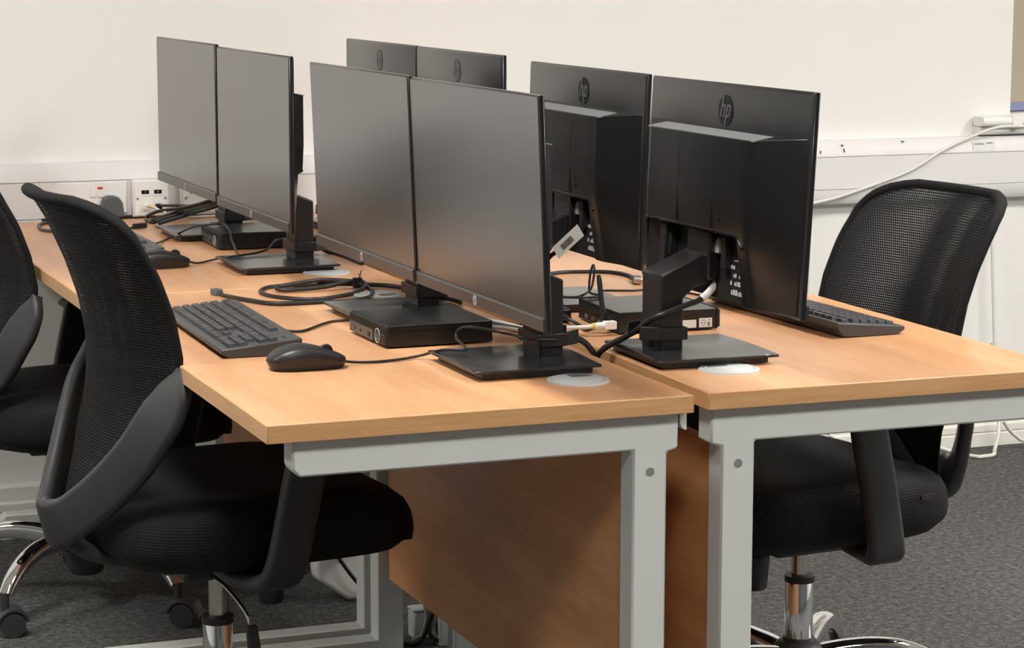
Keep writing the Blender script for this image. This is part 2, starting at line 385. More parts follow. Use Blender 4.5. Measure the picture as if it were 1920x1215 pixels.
# ------------------------------------------------------------------ monitors
MW, MH = .532, .3225
def hp_mark(s, M, R, depth, letters, disc):
    """round mark with the two slanted letters whose stems run out to the rim"""
    n = 40
    s.m(disc); s.prism([(R * math.cos(2 * PI * i / n), R * math.sin(2 * PI * i / n)) for i in range(n)], 0, depth, M=M, axis='z')
    s.m(letters); k = .24
    def bar(x0, x1, y0, y1):
        s.prism([((x + k * y) * R, y * R) for x, y in ((x0, y0), (x1, y0), (x1, y1), (x0, y1))], depth * .5, depth * 1.5, M=M, axis='z')
    bar(-.62, -.43, -.42, .93)
    bar(-.43, -.16, .26, .42); bar(-.19, .0, -.42, .36)
    bar(.13, .32, -.93, .42); bar(.32, .62, .26, .42); bar(.54, .72, -.30, .36); bar(.32, .62, -.42, -.26)
def make_monitor():
    """screen faces -x; origin on the desk under the middle of the stand base"""
    r = empty('monitor')
    hw = MW / 2
    h = MB()                                                         # thin front slab with chamfered back rim
    ring = lambda x, i: [(x, -hw + i, i), (x, hw - i, i), (x, hw - i, MH - i), (x, -hw + i, MH - i)]
    h.loft([ring(.001, .0012), ring(.002, 0), ring(.0085, 0), ring(.0115, .0042)])
    hs = h.build('housing', MONBACK, r, bevel=.0006, seg=1)
    # bulge: upper block, side blocks, recessed plate
    b = MB(); e = .046; zt, zm = MH - .066, .104
    def dep(y, z):
        k = (hw - .010 - abs(y)) / .088
        k = 1. if k > 1.12 else (0. if k < 0 else (k - max(0, k - .88) ** 2 / .48))
        zz = min(1., .55 + .45 * max(0, z) / .12)                     # thins towards the bottom
        return .0108 + max(.0012, e * min(1., k) * zz)
    def block(y0, y1, z0, z1, shelf=0., upper=False):
        ys = sorted({y0, y1} | {q for q in [sg * (hw - .010 - .088 * t) for sg in (-1, 1) for t in (0, .3, .6, .84, .92, 1., 1.06, 1.13)] + [-.215, .140] if y0 < q < y1})
        zs = [z0, (2 * z0 + z1) / 3, (z0 + 2 * z1) / 3, z1]
        V = {}
        for iy, y in enumerate(ys):
            for iz, z in enumerate(zs):
                d = dep(y, z); zo = z - shelf * (d - .0108) / e if iz == len(zs) - 1 else z
                V[iy, iz, 1] = b.bm.verts.new((d, y, zo)); V[iy, iz, 0] = b.bm.verts.new((.0105, y, z))
        ny, nz = len(ys), len(zs)
        for iy in range(ny - 1):
            for iz in range(nz - 1):
                b._face([V[iy, iz, 1], V[iy + 1, iz, 1], V[iy + 1, iz + 1, 1], V[iy, iz + 1, 1]])
                b._face([V[iy, iz, 0], V[iy, iz + 1, 0], V[iy + 1, iz + 1, 0], V[iy + 1, iz, 0]])
            if not upper or -.215 < (ys[iy] + ys[iy + 1]) / 2 < .140: b._face([V[iy, 0, 0], V[iy + 1, 0, 0], V[iy + 1, 0, 1], V[iy, 0, 1]])
            if upper: b._face([V[iy, nz - 1, 0], V[iy, nz - 1, 1], V[iy + 1, nz - 1, 1], V[iy + 1, nz - 1, 0]])
        for iy in (0, ny - 1):
            for iz in range(nz - 1): b._face([V[iy, iz, 0], V[iy, iz, 1], V[iy, iz + 1, 1], V[iy, iz + 1, 0]])
    block(-hw + .010, hw - .010, zm, zt, .010, True); block(-hw + .010, -.215, .004, zm); block(.140, hw - .010, .004, zm)
    bmesh.ops.remove_doubles(b.bm, verts=b.bm.verts, dist=1e-5)
    bk = b.build('rear_cover', MONBACK, hs, bevel=.003, seg=2, smooth=28)
    b = MB(); b.prism([(.024, zt - .0024), (.0555, zt - .0092), (.0555, zt - .0110), (.024, zt - .0050)], -.176, .180); b.build('vent_strip', VENT, hs)
    b = MB(); b.box(.0105, .026, -.215, .140, .003, zm); b.build('connector_recess', RECESS, hs)
    b = MB(); rings = []
    for y, dz in ((-.213, .003), (-.19, .003), (-.17, .003), (-.12, .003), (0, .003), (.132, .003), (.142, .001), (.158, -.014)):
        xf, z = dep(y, zm) + .0012, zm + dz; rings.append([(.026, y, z - .003), (xf, y, z - .003), (xf, y, z + .0015), (.026, y, z + .0015)])
    b.loft(rings); b.build('vent_lip', GLOSSBLK, hs, bevel=.0012, seg=3)
    b = MB()                                                         # hairline joint of the stand cover and lock holes
    y0, y1, z0, z1 = -.058, .058, .110, .232; x = .0568
    for q in ((y0, y1, z1, z1 + .0008), (y0, y0 + .0008, z0, z1), (y1, y1 + .0008, z0, z1)): b.box(x - .002, x + .0003, *q)
    b.box(x - .002, x + .0004, .079, .0815, .136, .143); b.box(x - .002, x + .0004, .0775, .083, .123, .128)
    b.build('cover_joint', RECESS, hs)
    b = MB(); b.box(.0258, .0462, -.036, .040, .030, .1035); b.build('stand_mount', MONBACK, hs, bevel=.003)
    for nm, q, mm in (('power_socket', (.0255, .040, -.140, -.105, .050, .100), RECESS), ('power_plug', (.030, .046, -.132, -.112, .035, .100), CABLE), ('video_plug', (.0255, .038, .062, .076, .050, .098), CABLE), ('usb_port', (.0255, .029, -.085, -.07, .02, .045), GLOSSBLK)):
        b = MB(); b.box(*q); b.build(nm, mm, hs, bevel=.002)
    b = MB(); b.prism([(.040, .072), (.052, .072), (.052, .090), (.047, .095), (.040, .088)], .0255, .036, axis='x'); b.build('latch', LOGOGREY, hs)
    b = MB(); random.seed(9)
    for zz, hh in ((.064, .0026), (.052, .007), (.040, .007), (.028, .008), (.014, .009)):
        yy = .128
        while yy > .080:
            wd = random.uniform(.003, .0065)
            if random.random() < .8: b.box(.0259, .0263, yy - wd, yy, zz, zz + hh * random.uniform(.6, 1))
            yy -= wd + .002
    b.build('approval_marks', PRINT, hs)
    s = MB(); s.box(.0004, .0015, -hw + .0022, hw - .0022, .0215, MH - .0025); s.build('screen', SCREEN, hs)
    c = MB(); c.prism([(.0016, .001), (-.0034, .002), (-.0034, .0182), (-.0022, .0206), (.0016, .0214)], -hw + .0004, hw - .0004); ch = c.build('chin_bezel', BEZEL, hs, smooth=8)
    c = MB(); hp_mark(c, frame((-.0033, 0, .0103), (0, -1, 0), (0, 0, 1)), .0075, .0005, LOGOMID, LOGOGREY); c.build('front_logo', None, ch)
    c = MB(); hp_mark(c, frame((.0112, 0, MH - .041), (0, 1, 0), (0, 0, 1)), .0235, .0012, LOGOLET, LOGODISC); c.build('rear_logo', None, hs)
    # stand
    st = MB(); x0 = .028
    st.prism([(x0, .012), (x0 + .038, .012), (x0 + .038, .132), (x0 - .034, .164), (x0 - .0445, .162), (x0 - .0445, .116), (x0 - .02, .112), (x0, .096)], -.035, .035)
    so = st.build('stand_column', BLACKPL, r, bevel=.003)
    k = MB()                                                         # cable clip: band round the column with a hook behind
    for q in ((x0 - .005, x0, -.041, .041), (x0, x0 + .04, -.041, -.0355), (x0, x0 + .04, .0355, .041)): k.box(*q, .034, .053)
    k.prism([(x0 + .04, -.041), (x0 + .066, -.026), (x0 + .066, -.020), (x0 + .04, -.0355)], .034, .055, axis='z'); k.prism([(x0 + .04, .041), (x0 + .066, .026), (x0 + .066, .020), (x0 + .04, .0355)], .034, .055, axis='z')
    k.build('cable_clip', BLACKPL, so, bevel=.0012)
    bs = MB(); bs.box(-.085, .088, -.094, .094, .0015, .0115); 
    for fx in (-.07, .07):
        for fy in (-.08, .08): bs.cyl((fx, fy, 0), (fx, fy, .002), .006, seg=12)
    lo = bs.build('stand_base', BLACKPL, r, bevel=.001)
    bs = MB(); nx, ny = 8, 10                                        # plate slightly dished up towards the column
    V = {}
    for i in range(nx + 1):
        for j in range(ny + 1):
            px, py = -.098 + .196 * i / nx, -.104 + .208 * j / ny
            up = .0035 * math.exp(-((px - .04) ** 2 + py ** 2) / .0030) + .0022 * math.exp(-((py) ** 2) / .004)
            V[i, j, 1] = bs.bm.verts.new((px, py, .0150 + up)); V[i, j, 0] = bs.bm.verts.new((px, py, .0108))
    for i in range(nx):
        for j in range(ny):
            bs._face([V[i, j, 1], V[i + 1, j, 1], V[i + 1, j + 1, 1], V[i, j + 1, 1]]); bs._face([V[i, j, 0], V[i, j + 1, 0], V[i + 1, j + 1, 0], V[i + 1, j, 0]])
    for i in range(nx):
        for j in (0, ny): bs._face([V[i, j, 0], V[i + 1, j, 0], V[i + 1, j, 1], V[i, j, 1]])
    for j in range(ny):
        for i in (0, nx): bs._face([V[i, j, 0], V[i, j + 1, 0], V[i, j + 1, 1], V[i, j, 1]])
    bs.build('base_plate', SATIN, lo, bevel=.0008, seg=1)
    return r
mon0 = make_monitor()
# base x, base y, base yaw, panel (front or back) x, y, z, yaw, tilt, right row?
MON = [
 (.459, .300, 0, .3966, .2850, .8255, .0020, -.0415, 0, 'large near monitor showing its dark screen, behind the small black computer at front', 'F'),
 (.457, .845, 0, .3920, .8190, .8275, .0020, -.0389, 0, 'large monitor with dark screen standing behind the looped power cable', 'F'),
 (.437, 1.525, 0, .3785, 1.4850, .8320, .0, .0019, 0, 'dark screen of the far left pair, nearer one, beside the far mouse', 'F'),
 (.444, 2.100, 0, .3785, 2.0320, .8360, .0, -.001, 0, 'dark screen of the far left pair, standing closest to the wall sockets', 'F'),
 (.744, .290, 0, .7785, .2799, .8218, .0100, .0523, 1, 'monitor seen from behind, nearest the camera, cables clipped to its neck', 'B'),
 (.757, .866, 0, .7975, .8588, .8215, -.0129, .0321, 1, 'monitor seen from behind, barcode tag hanging at its neck', 'B'),
 (.785, 1.600, 0, .8400, 1.6000, .8240, -.0158, .0, 1, 'partly hidden far monitor back, the nearer one of the far pair', 'B'),
 (.793, 2.120, 0, .8480, 2.1340, .8245, -.0147, .0, 1, 'partly hidden far monitor back, standing nearest the wall', 'B'),
]
for i, (bx, by, byaw, px, py, pz, yaw, tilt, right, label, fb) in enumerate(MON):
    o = mon0 if i == 0 else copy_tree(mon0)
    o.location = (bx, by, TOP); o.rotation_euler = (0, 0, (PI + ROWR) if right else 0)
    W = Matrix.Translation((px + (.0115 if right else 0), py, pz)) @ Matrix.Rotation(yaw + (PI if right else 0), 4, 'Z') @ Matrix.Rotation(-tilt if right else tilt, 4, 'Y')
    Mo = Matrix.Translation((bx, by, TOP)) @ Matrix.Rotation((PI + ROWR) if right else 0, 4, 'Z')
    L = Mo.inverted() @ W
    for c in children(o):
        if c.name.startswith('housing'): c.location = L.to_translation(); c.rotation_euler = L.to_euler()
    tag(o, label, 'monitor', 'monitors facing the left chairs' if fb == 'F' else 'monitors showing their backs')

# ------------------------------------------------------------------ mini computers (front at -x)
def make_pc():
    r = empty('mini_computer'); D, Wd, H = .178, .182, .036
    hx, hy = D / 2, Wd / 2
    a = MB(); a.box(-hx + .006, hx, -hy + .0012, hy - .0012, .0025, H)
    for x in (-.06, .06):
        for y in (-.065, .065): a.cyl((x, y, 0), (x, y, .003), .007, seg=12)
    c = a.build('case', CASEPL, r, bevel=.0014)
    a = MB(); a.box(-hx + .007, hx - .004, -hy, -hy + .0025, .0195, .0203); a.box(-hx + .012, hx - .003, -hy, -hy + .002, H - .006, H - .0055); a.build('side_seam', RECESS, c)
    a = MB(); a.prism([(-hx, .006), (-hx + .007, .0015), (-hx + .007, H + .0008), (-hx + .003, H + .0008), (-hx, H - .003)], -hy, hy); f = a.build('front_panel', RECESS, r, bevel=.0016)
    a = MB(); n = 30
    for i in range(n):                                               # ribs of the grille, slanted upper band and right block
        y = hy - .004 - (Wd - .008) * i / (n - 1); a.box(-hx - .0010, -hx + .003, y - .0011, y + .0011, .0235, H - .003)
    for k in range(4): a.box(-hx - .0008, -hx + .002, -hy + .003, -hy + .052, .0055 + k * .0046, .0078 + k * .0046)
    a.build('grille', BLACKPL, f)
    a = MB(); a.m(mat('brushed grey front', (.11, .105, .1), .4, .4) if 'brushed grey front' not in bpy.data.materials else bpy.data.materials['brushed grey front'])
    a.box(-hx - .0012, -hx + .002, -hy + .062, hy - .003, .005, .022)
    a.m(RECESS); a.box(-hx - .0016, -hx, -hy + .074, -hy + .086, .0085, .0165); a.box(-hx - .0016, -hx, -hy + .118, -hy + .124, .011, .015); a.cyl((-hx - .0016, -hy + .15, .013), (-hx, -hy + .15, .013), .003, seg=16)
    a.build('port_strip', None, f)
    a = MB(); a.m(LOGOGREY); cy, cz, n = -hy + .038, .0165, 32
    ring = lambda r_, x: [(x, cy + r_ * math.cos(2 * PI * i / n), cz + r_ * math.sin(2 * PI * i / n)) for i in range(n)]
    a.loft([ring(.0118, -hx - .001), ring(.0118, -hx - .0020), ring(.0102, -hx - .0020), ring(.0102, -hx - .001)], caps=False)
    M = frame((-hx - .0012, cy, cz), (0, 0, 1), (0, 1, 0)); M = frame((-hx - .0016, cy, cz), (0, -1, 0), (0, 0, 1)) @ Matrix.Rotation(PI / 2, 4, 'Z')
    textmesh(a, 'DELL', .0062, M); a.build('logo', None, f)
    a = MB(); a.m(RECESS); a.box(hx - .001, hx + .0006, -hy + .006, hy - .006, .005, H - .005)
    a.m(METALPLUG)
    for y, w in ((.06, .014), (.038, .014), (.01, .018), (-.02, .016), (-.05, .013)): a.box(hx, hx + .0016, y - w / 2, y + w / 2, .008, .015)
    a.m(BLACKPL); a.box(hx, hx + .0022, -.015, .07, .0205, .0285)
    a.m(METALPLUG); a.box(hx, hx + .0026, .01, .024, .0215, .027)
    a.build('rear_ports', None, c)
    a = MB(); a.m(WHITEPL2); a.box(-hx + .014, -hx + .037, hy - .0014, hy - .0004, .0055, .0205); a.box(-hx + .042, -hx + .068, hy - .0014, hy - .0004, .0055, .0185)
    a.m(INK); M0 = frame((-hx + .0295, hy - .0004, .013), (-1, 0, 0), (0, 0, 1)); n = 24
    o_ = [(.0036 * math.cos(2 * PI * i / n), .0052 * math.sin(2 * PI * i / n)) for i in range(n)]; 
    R0 = [M0 @ Vector((x, y, .0002)) for x, y in o_]; R1 = [M0 @ Vector((x * .82, y * .88, .0002)) for x, y in o_]
    a.loft([R0, R1], caps=False); textmesh(a, 'intel', .0032, M0, 0, .0001)
    for zz, w_ in ((.0075, .005), (.0100, .005), (.0125, .0045), (.0165, .003)): a.box(-hx + .0175, -hx + .0175 + w_, hy - .0008, hy - .0002, zz, zz + .0014)
    a.build('stickers', None, c)
    return r
pc = make_pc(); pc.location = (.3308 + .089, .518 + .091, TOP); pc.rotation_euler = (0, 0, .0104)
tag(pc, 'small black desktop computer between keyboard and nearest screen', 'computer', 'small black desktop computers')
p2 = copy_tree(pc); p2.location = (.489, 1.916, TOP); p2.rotation_euler = (0, 0, -.04)
tag(p2, 'small black desktop computer under the far left screens', 'computer', 'small black desktop computers')
p3 = copy_tree(pc); p3.location = (.818, .607, TOP); p3.rotation_euler = (0, 0, PI - .03)
tag(p3, 'small black desktop computer with aerial and white stickers behind monitor neck', 'computer', 'small black desktop computers')
a = MB(); a.cyl((.096, .062, .022), (.104, .062, .022), .0045); a.cyl((.104, .062, .018), (.104, .062, .034), .0055, .005)
a.sweep([(.104, .062, .030), (.106, .058, .05), (.108, .052, .085), (.109, .050, .094)], lambda t: [(.0052 * (1 - .3 * (t > .95)) * math.cos(q), .0042 * (1 - .3 * (t > .95)) * math.sin(q)) for q in [2 * PI * i / 12 for i in range(12)]], up=(1, 0, 0))
a.build('aerial', BLACKPL, p3)

# ------------------------------------------------------------------ keyboards (user side at -x, their right hand at -y)
def make_keyboard():
    L, D = .442, .127; r = empty('keyboard')
    a = MB(); top = lambda x: .0135 + .012 * (x + D / 2) / D
    a.prism([(-D / 2, .0075), (-D / 2, top(-D / 2)), (D / 2, top(D / 2)), (D / 2, .0165), (D / 2 - .012, .002), (D / 2 - .05, .0005), (-D / 2 + .012, .0005)], -L / 2, L / 2)
    body = a.build('shell', KEYBODY, r, bevel=.0018)
    k = MB(); u = .0188; sl = .012 / D
    rows = []
    fr = [(0, 1)] + [(1.5 + i, 1) for i in range(4)] + [(5.75 + i, 1) for i in range(4)] + [(10 + i, 1) for i in range(4)] + [(14.2 + i, 1) for i in range(3)]
    rows.append((0, fr)); nav = [(14.2 + i, 1) for i in range(3)]; npx = 17.4
    rows.append((1.3, [(i, 1) for i in range(13)] + [(13, 1)] + nav + [(npx + i, 1) for i in range(4)]))
    rows.append((2.3, [(0, 1.5)] + [(1.5 + i, 1) for i in range(12)] + [(13.5, .5)] + nav + [(npx + i, 1) for i in range(3)] + [(npx + 3, 1)]))
    rows.append((3.3, [(0, 1.75)] + [(1.75 + i, 1) for i in range(11)] + [(12.75, 1.25)] + [(npx + i, 1) for i in range(3)]))
    rows.append((4.3, [(0, 1.25)] + [(1.25 + i, 1) for i in range(11)] + [(12.25, 1.75), (15.2, 1)] + [(npx + i, 1) for i in range(4)]))
    rows.append((5.3, [(0, 1.25), (1.25, 1.25), (2.5, 1.25), (3.75, 5.2), (8.95, 1.25), (10.2, 1.25), (11.45, 1.25), (12.7, 1.3)] + nav + [(npx, 2), (npx + 2, 1), (npx + 3, 1)]))
    ux = (L - .022) / (npx + 4); uz = (D - .026) / 6.3
    for rz, keys in rows:
        xc = D / 2 - .013 - uz * (rz + .5)
        for kx, kw in keys:
            y1 = L / 2 - .011 - ux * kx - .0009; y0 = y1 - ux * kw + .0018
            x0, x1 = xc - uz / 2 + .0009, xc + uz / 2 - .0009
            z0 = lambda x: .0130 + sl * (x + D / 2); hgt = .0058; i = .0014
            k.hexa([(x0, y0, z0(x0)), (x1, y0, z0(x1)), (x1, y1, z0(x1)), (x0, y1, z0(x0)),
                    (x0 + i * .6, y0 + i, z0(x0) + hgt), (x1 - i * 1.4, y0 + i, z0(x1) + hgt), (x1 - i * 1.4, y1 - i, z0(x1) + hgt), (x0 + i * .6, y1 - i, z0(x0) + hgt)])
    k.build('keys', KEYM, body, bevel=.0005, seg=1)
    a = MB(); z_ = lambda x: top(x) + .0003
    M = frame((D / 2 - .022, -L / 2 + .030, z_(D / 2 - .022)), (0, -1, 0), (1, 0, sl)); a.m(LOGOLET); textmesh(a, 'DELL', .008, M)
    a.build('logo', None, body)
    return r
kb = make_keyboard()
def place_kb(o, cx, cy, rz, label):
    o.location = (cx, cy, TOP); o.rotation_euler = (0, 0, rz); tag(o, label, 'keyboard', 'black keyboards')
place_kb(kb, .1395, .739, -.0233, 'black keyboard in full view beside the near mouse')
place_kb(copy_tree(kb), .195, 1.945, 0., 'black keyboard half hidden behind the near mesh chair back')
place_kb(copy_tree(kb), 1.092, .585, PI + .04, 'black keyboard poking out behind the near monitor back')

# ------------------------------------------------------------------ mice (nose at +x)
def make_mouse():
    r = empty('mouse'); L = .118
    hw = lambda t: .031 * (max(0, 1 - abs(2 * t - 1) ** 3.2)) ** .42 * (1 - .06 * t) 
    hh = lambda t: interp([(0, .015), (.04, .021), (.12, .0285), (.25, .0345), (.4, .037), (.55, .0355), (.7, .0305), (.85, .024), (.95, .019), (1, .015)], t)
    ts = [.004, .02, .05, .1, .18, .28, .4, .52, .64, .75, .85, .92, .965, .985, .996]
    line = lambda t: interp([(0, .013), (.2, .018), (.45, .0215), (.7, .018), (1, .0085)], t)
    low, upr = [], []
    for t in ts:
        x = -L / 2 + L * t; w, l, h = hw(t) + .002, line(t), max(hh(t), line(t) + .003)
        xb = x * (.9 if t < .5 else .93)
        low.append([(xb, -w * .80, .0008), (xb * .5 + x * .5, -w * .90, l * .45), (x, -w * .99, l), (x, w * .99, l), (xb * .5 + x * .5, w * .90, l * .45), (xb, w * .80, .0008)])
        n = 14; upr.append([(x, w * math.copysign(abs(math.cos(q)) ** .62, math.cos(q)), l + .0003 + (h - l) * math.sin(q) ** .75) for q in [PI * i / n for i in range(n + 1)]])
    a = MB(); a.loft(low); b = a.build('lower_shell', BLACKPL, r)
    a = MB(); a.loft(upr); a.build('top_shell', MOUSEPL, r, smooth=60)
    a = MB(); x = .030; a.cyl((x, -.0035, .0245), (x, .0035, .0245), .0105, seg=24); a.build('scroll_wheel', BLACKPL, r, bevel=.001)
    return r
mo = make_mouse(); mo.location = (.169, .398, TOP); mo.rotation_euler = (0, 0, -.03)
tag(mo, 'black mouse in front of the near keyboard end', 'mouse', 'black mice')
m2 = copy_tree(mo); m2.location = (.222, 1.603, TOP); m2.rotation_euler = (0, 0, .05)
tag(m2, 'black mouse on the far left desk beside the chair back', 'mouse', 'black mice')

# ------------------------------------------------------------------ office chairs (sitter faces +x)
UPPER = []
def make_chair():
    r = empty('office_chair')
    ZT, ZB = .972, .475
    wz = [(.475, .018), (.50, .034), (.55, .068), (.60, .110), (.65, .160), (.70, .198), (.73, .205), (.80, .204), (.88, .201), (.92, .195), (.945, .182), (.960, .162), (.970, .130), (.972, .112)]
    xz = [(.475, -.244), (.50, -.232), (.56, -.208), (.62, -.193), (.68, -.186), (.74, -.186), (.80, -.197), (.86, -.217), (.90, -.234), (.93, -.247), (.955, -.262), (.972, -.276)]
    kz = [(.475, .0), (.55, .03), (.65, .056), (.85, .058), (.95, .054), (.972, .05)]
    def S(u, z, off=0.):
        w = interp(wz, z); return Vector((interp(xz, z) + interp(kz, z) * u * u * (w / .205) ** 2 + off, u * w, z))
    zs = [ZB + (ZT - ZB) * (1 - (1 - i / 44) ** 1.25) for i in range(45)]
    us = [-1 + 2 * j / 36 for j in range(37)]
    bm = bmesh.new(); uvl = bm.loops.layers.uv.new('UVMap')
    for off in (-.0048, -.0041, .0041, .0048):
        V = {}
        for i, z in enumerate(zs):
            for j, u in enumerate(us): V[i, j] = bm.verts.new(S(u, z, off))
        for i in range(len(zs) - 1):
            for j in range(len(us) - 1):
                f = bm.faces.new([V[i, j], V[i, j + 1], V[i + 1, j + 1], V[i + 1, j]]); f.smooth = True
                for lp in f.loops: lp[uvl].uv = (lp.vert.co.y, lp.vert.co.z * 1.03)
    me = bpy.data.meshes.new('backrest_mesh'); bm.to_mesh(me); bm.free(); me.materials.append(MESHFAB)
    bk = bpy.data.objects.new('backrest_mesh', me); COL.objects.link(bk); bk.parent = r
    # padded border all round the mesh
    edge = [S(-1, z, .0015) for z in zs] + [S(u, ZT, .0015) for u in us[1:-1]] + [S(1, z, .0015) for z in reversed(zs)]
    a = MB(); n = len(edge); rings = []
    for i, p in enumerate(edge):
        t = (edge[min(n - 1, i + 1)] - edge[max(0, i - 1)]).normalized(); up = Vector((1, 0, 0)); s_ = t.cross(up).normalized(); w_ = s_.cross(t)
        fat = interp([(.90, .52), (.962, .85)], p.z) if .80 < p.z else interp([(.475, .45), (.7, .5), (.80, .52)], p.z)
        rings.append([p + (.0105 * fat * math.cos(q)) * s_ + (.0128 * fat * math.sin(q)) * w_ for q in [2 * PI * k / 12 for k in range(12)]])
    a.loft(rings); a.build('backrest_border', SEATFAB_PLAIN, bk)
    # plastic yoke sweeping from both edges down to the tail
    half = [(-.124, .210, .724), (-.133, .210, .700), (-.147, .206, .670), (-.167, .193, .632), (-.189, .165, .584), (-.222, .115, .527), (-.255, .058, .480), (-.270, .02, .464)]
    pts = half + [(-.272, 0, .462)] + [(x, -y, z) for x, y, z in reversed(half)]
    path = spline(pts, 5); a = MB(); n = len(path); rings = []
    for i, p in enumerate(path):
        s_ = i / (n - 1); e = min(s_, 1 - s_) * 2
        wid = interp([(0, .008), (.07, .034), (.16, .060), (.3, .076), (.5, .074), (.75, .072), (.9, .080), (1, .088)], e); th = .024
        t = (path[min(n - 1, i + 1)] - path[max(0, i - 1)]).normalized()
        nrm = Vector((-1., .55 * (p.y / .24), interp([(0, .15), (.5, -.35), (1, -.25)], e))).normalized(); nrm = (nrm - nrm.dot(t) * t).normalized(); b_ = t.cross(nrm)
        rings.append([p + b_ * x + nrm * y for x, y in rr(wid, th, .45, 5)])
    a.loft(rings); a.build('back_yoke', FRAMEPL, r, smooth=60)
    a = MB(); a.sweep(spline([(-.258, 0, .452), (-.238, 0, .428), (-.20, 0, .406), (-.12, 0, .388), (-.02, 0, .378)], 6), lambda t: rr(.075, .026, .4), up=(0, 0, 1)); a.build('back_bracket', FRAMEPL, r, smooth=60)
    # seat: superellipse cushion with a waterfall front
    a = MB(); rings = []
    SX, SY = .250, .238
    def ring(k, z, dz=0.):
        out = []
        for i in range(64):
            q = 2 * PI * i / 64; c, s2 = math.cos(q), math.sin(q)
            x = SX * k * math.copysign(abs(c) ** .5, c); y = SY * k * math.copysign(abs(s2) ** .5, s2) * (1 - .10 * (x < 0) * (x / SX) ** 2)
            drop = -.026 * max(0, (x - .08) / .15) ** 2 - .012 * max(0, (-x - .14) / .1)
            saddle = .010 * (abs(y) / SY) ** 3
            out.append((x + .040, y, z + (drop if z > .425 else drop * .25) + saddle * (z > .46)))
        return out
    for k, z in ((.55, .398), (.80, .400), (.90, .406), (.975, .424), (.993, .438), (1., .452), (.997, .466), (.982, .482), (.945, .497), (.86, .508), (.7, .512), (.45, .511), (.2, .510), (.04, .510)): rings.append(ring(k, z))
    a.loft(rings); seat = a.build('seat', None, r, smooth=70); me = seat.data; me.materials.clear(); me.materials.append(SEATFAB)
    uv = me.uv_layers.new(name='UVMap')
    for p in me.polygons:
        for li in p.loop_indices:
            co = me.vertices[me.loops[li].vertex_index].co
            q = math.atan2(co.y, co.x - .04)
            if p.normal.z > .6 or p.normal.z < -.6: uv.data[li].uv = (co.x, co.y)
            elif abs(p.normal.y) > abs(p.normal.x): uv.data[li].uv = (co.x, co.z)
            else: uv.data[li].uv = (co.y, co.z)
    a = MB(); a.box(-.13, .15, -.12, .12, .385, .402); a.build('seat_pan', FRAMEPL, r, bevel=.006)
    for sg in (-1, 1):
        y = sg
        pth = spline([(-.02, y * .11, .391), (-.015, y * .19, .386), (.0, y * .245, .392), (.012, y * .268, .418), (.03, y * .273, .50), (.052, y * .274, .60), (.058, y * .274, .632)], 6)
        a = MB(); a.sweep(pth, lambda t: rr(.064, .026, .45), up=[(0, 0, 1) if False else (1, 0, 0)] * len(pth)) if False else None
        rings = []; n = len(pth)
        for i, p in enumerate(pth):
            t = (pth[min(n - 1, i + 1)] - pth[max(0, i - 1)]).normalized(); fx = Vector((1, 0, 0)); fx = (fx - fx.dot(t) * t).normalized(); b_ = t.cross(fx)
            rings.append([p + fx * x + b_ * v for x, v in rr(.066, .026, .45)])
        a.loft(rings); arm = a.build('armrest', FRAMEPL, r, smooth=60)
        a = MB(); a.sweep(spline([(.026, y * .272, .628), (.036, y * .274, .638), (.07, y * .275, .640), (.13, y * .274, .638), (.16, y * .272, .628)], 5), lambda t: rr(.052, .020, .48), up=(0, 0, 1)); a.build('arm_pad', FRAMEPL, arm, smooth=60)
    a = MB(); a.box(-.075, .085, -.06, .06, .352, .387); a.cyl((0, 0, .340), (0, 0, .356), .022); mech = a.build('tilt_mechanism', FRAMEPL, r, bevel=.006)
    a = MB(); a.cyl((.092, 0, .37), (.092, 0, .34), .016); a.lathe([(.002, .288), (.019, .288), (.022, .292), (.026, .346), (.024, .350), (.002, .350)], (.092, 0, 0), 20); a.build('tension_knob', FRAMEPL, r)
    a = MB(); a.sweep(spline([(-.03, -.05, .362), (-.028, -.10, .358), (-.022, -.15, .342), (-.016, -.178, .322), (-.014, -.186, .300)], 5), lambda t: [(.0035 * math.cos(q), .0035 * math.sin(q)) for q in [2 * PI * i / 10 for i in range(10)]], up=(1, 0, 0)); lv = a.build('height_lever', BRUSHED, r)
    a = MB(); a.prism([(-.024, .312), (-.006, .312), (.002, .252), (-.002, .242), (-.012, .242), (-.020, .252)], -.196, -.186); a.build('lever_grip', FRAMEPL, lv, bevel=.003)
    a = MB(); a.cyl((0, 0, .272), (0, 0, .345), .014, seg=32); a.build('gas_piston', BRUSHED, r)
    a = MB(); a.cyl((0, 0, .277), (0, 0, .266), .0262, seg=32); a.build('column_collar', FRAMEPL, r)
    a = MB(); a.lathe([(.0245, .120), (.0245, .270), (.023, .274)], seg=40); a.build('lower_column', CHROME, r)
    a = MB(); a.lathe([(.030, .060), (.036, .066), (.043, .10), (.047, .128), (.044, .150), (.034, .160), (.0275, .162), (.0275, .168), (.024, .168)], seg=40); hub = a.build('base_hub', FRAMEPL, r)
    for i in range(5):
        ang = 2 * PI * i / 5; ca, sa = math.cos(ang), math.sin(ang); R = lambda x, y, z: Vector((ca * x - sa * y, sa * x + ca * y, z))
        pts = [(.035, .146), (.08, .155), (.13, .160), (.18, .156), (.228, .138), (.264, .112), (.286, .084)]
        sp = spline([(x, 0, z) for x, z in pts], 5); n = len(sp); rings = []
        for j, p in enumerate(sp):
            t = (sp[min(n - 1, j + 1)] - sp[max(0, j - 1)]).normalized(); up = Vector((-t.z, 0, t.x)); s_ = j / (n - 1)
            wd, hh = interp([(0, .040), (.3, .036), (.8, .034), (1, .030)], s_), interp([(0, .046), (.5, .036), (.85, .024), (1, .016)], s_)
            rings.append([R(*(p + Vector((0, a1, 0)) + up * (b1 - hh / 2 + .008))) for a1, b1 in rr(wd, hh, .42, 5)])
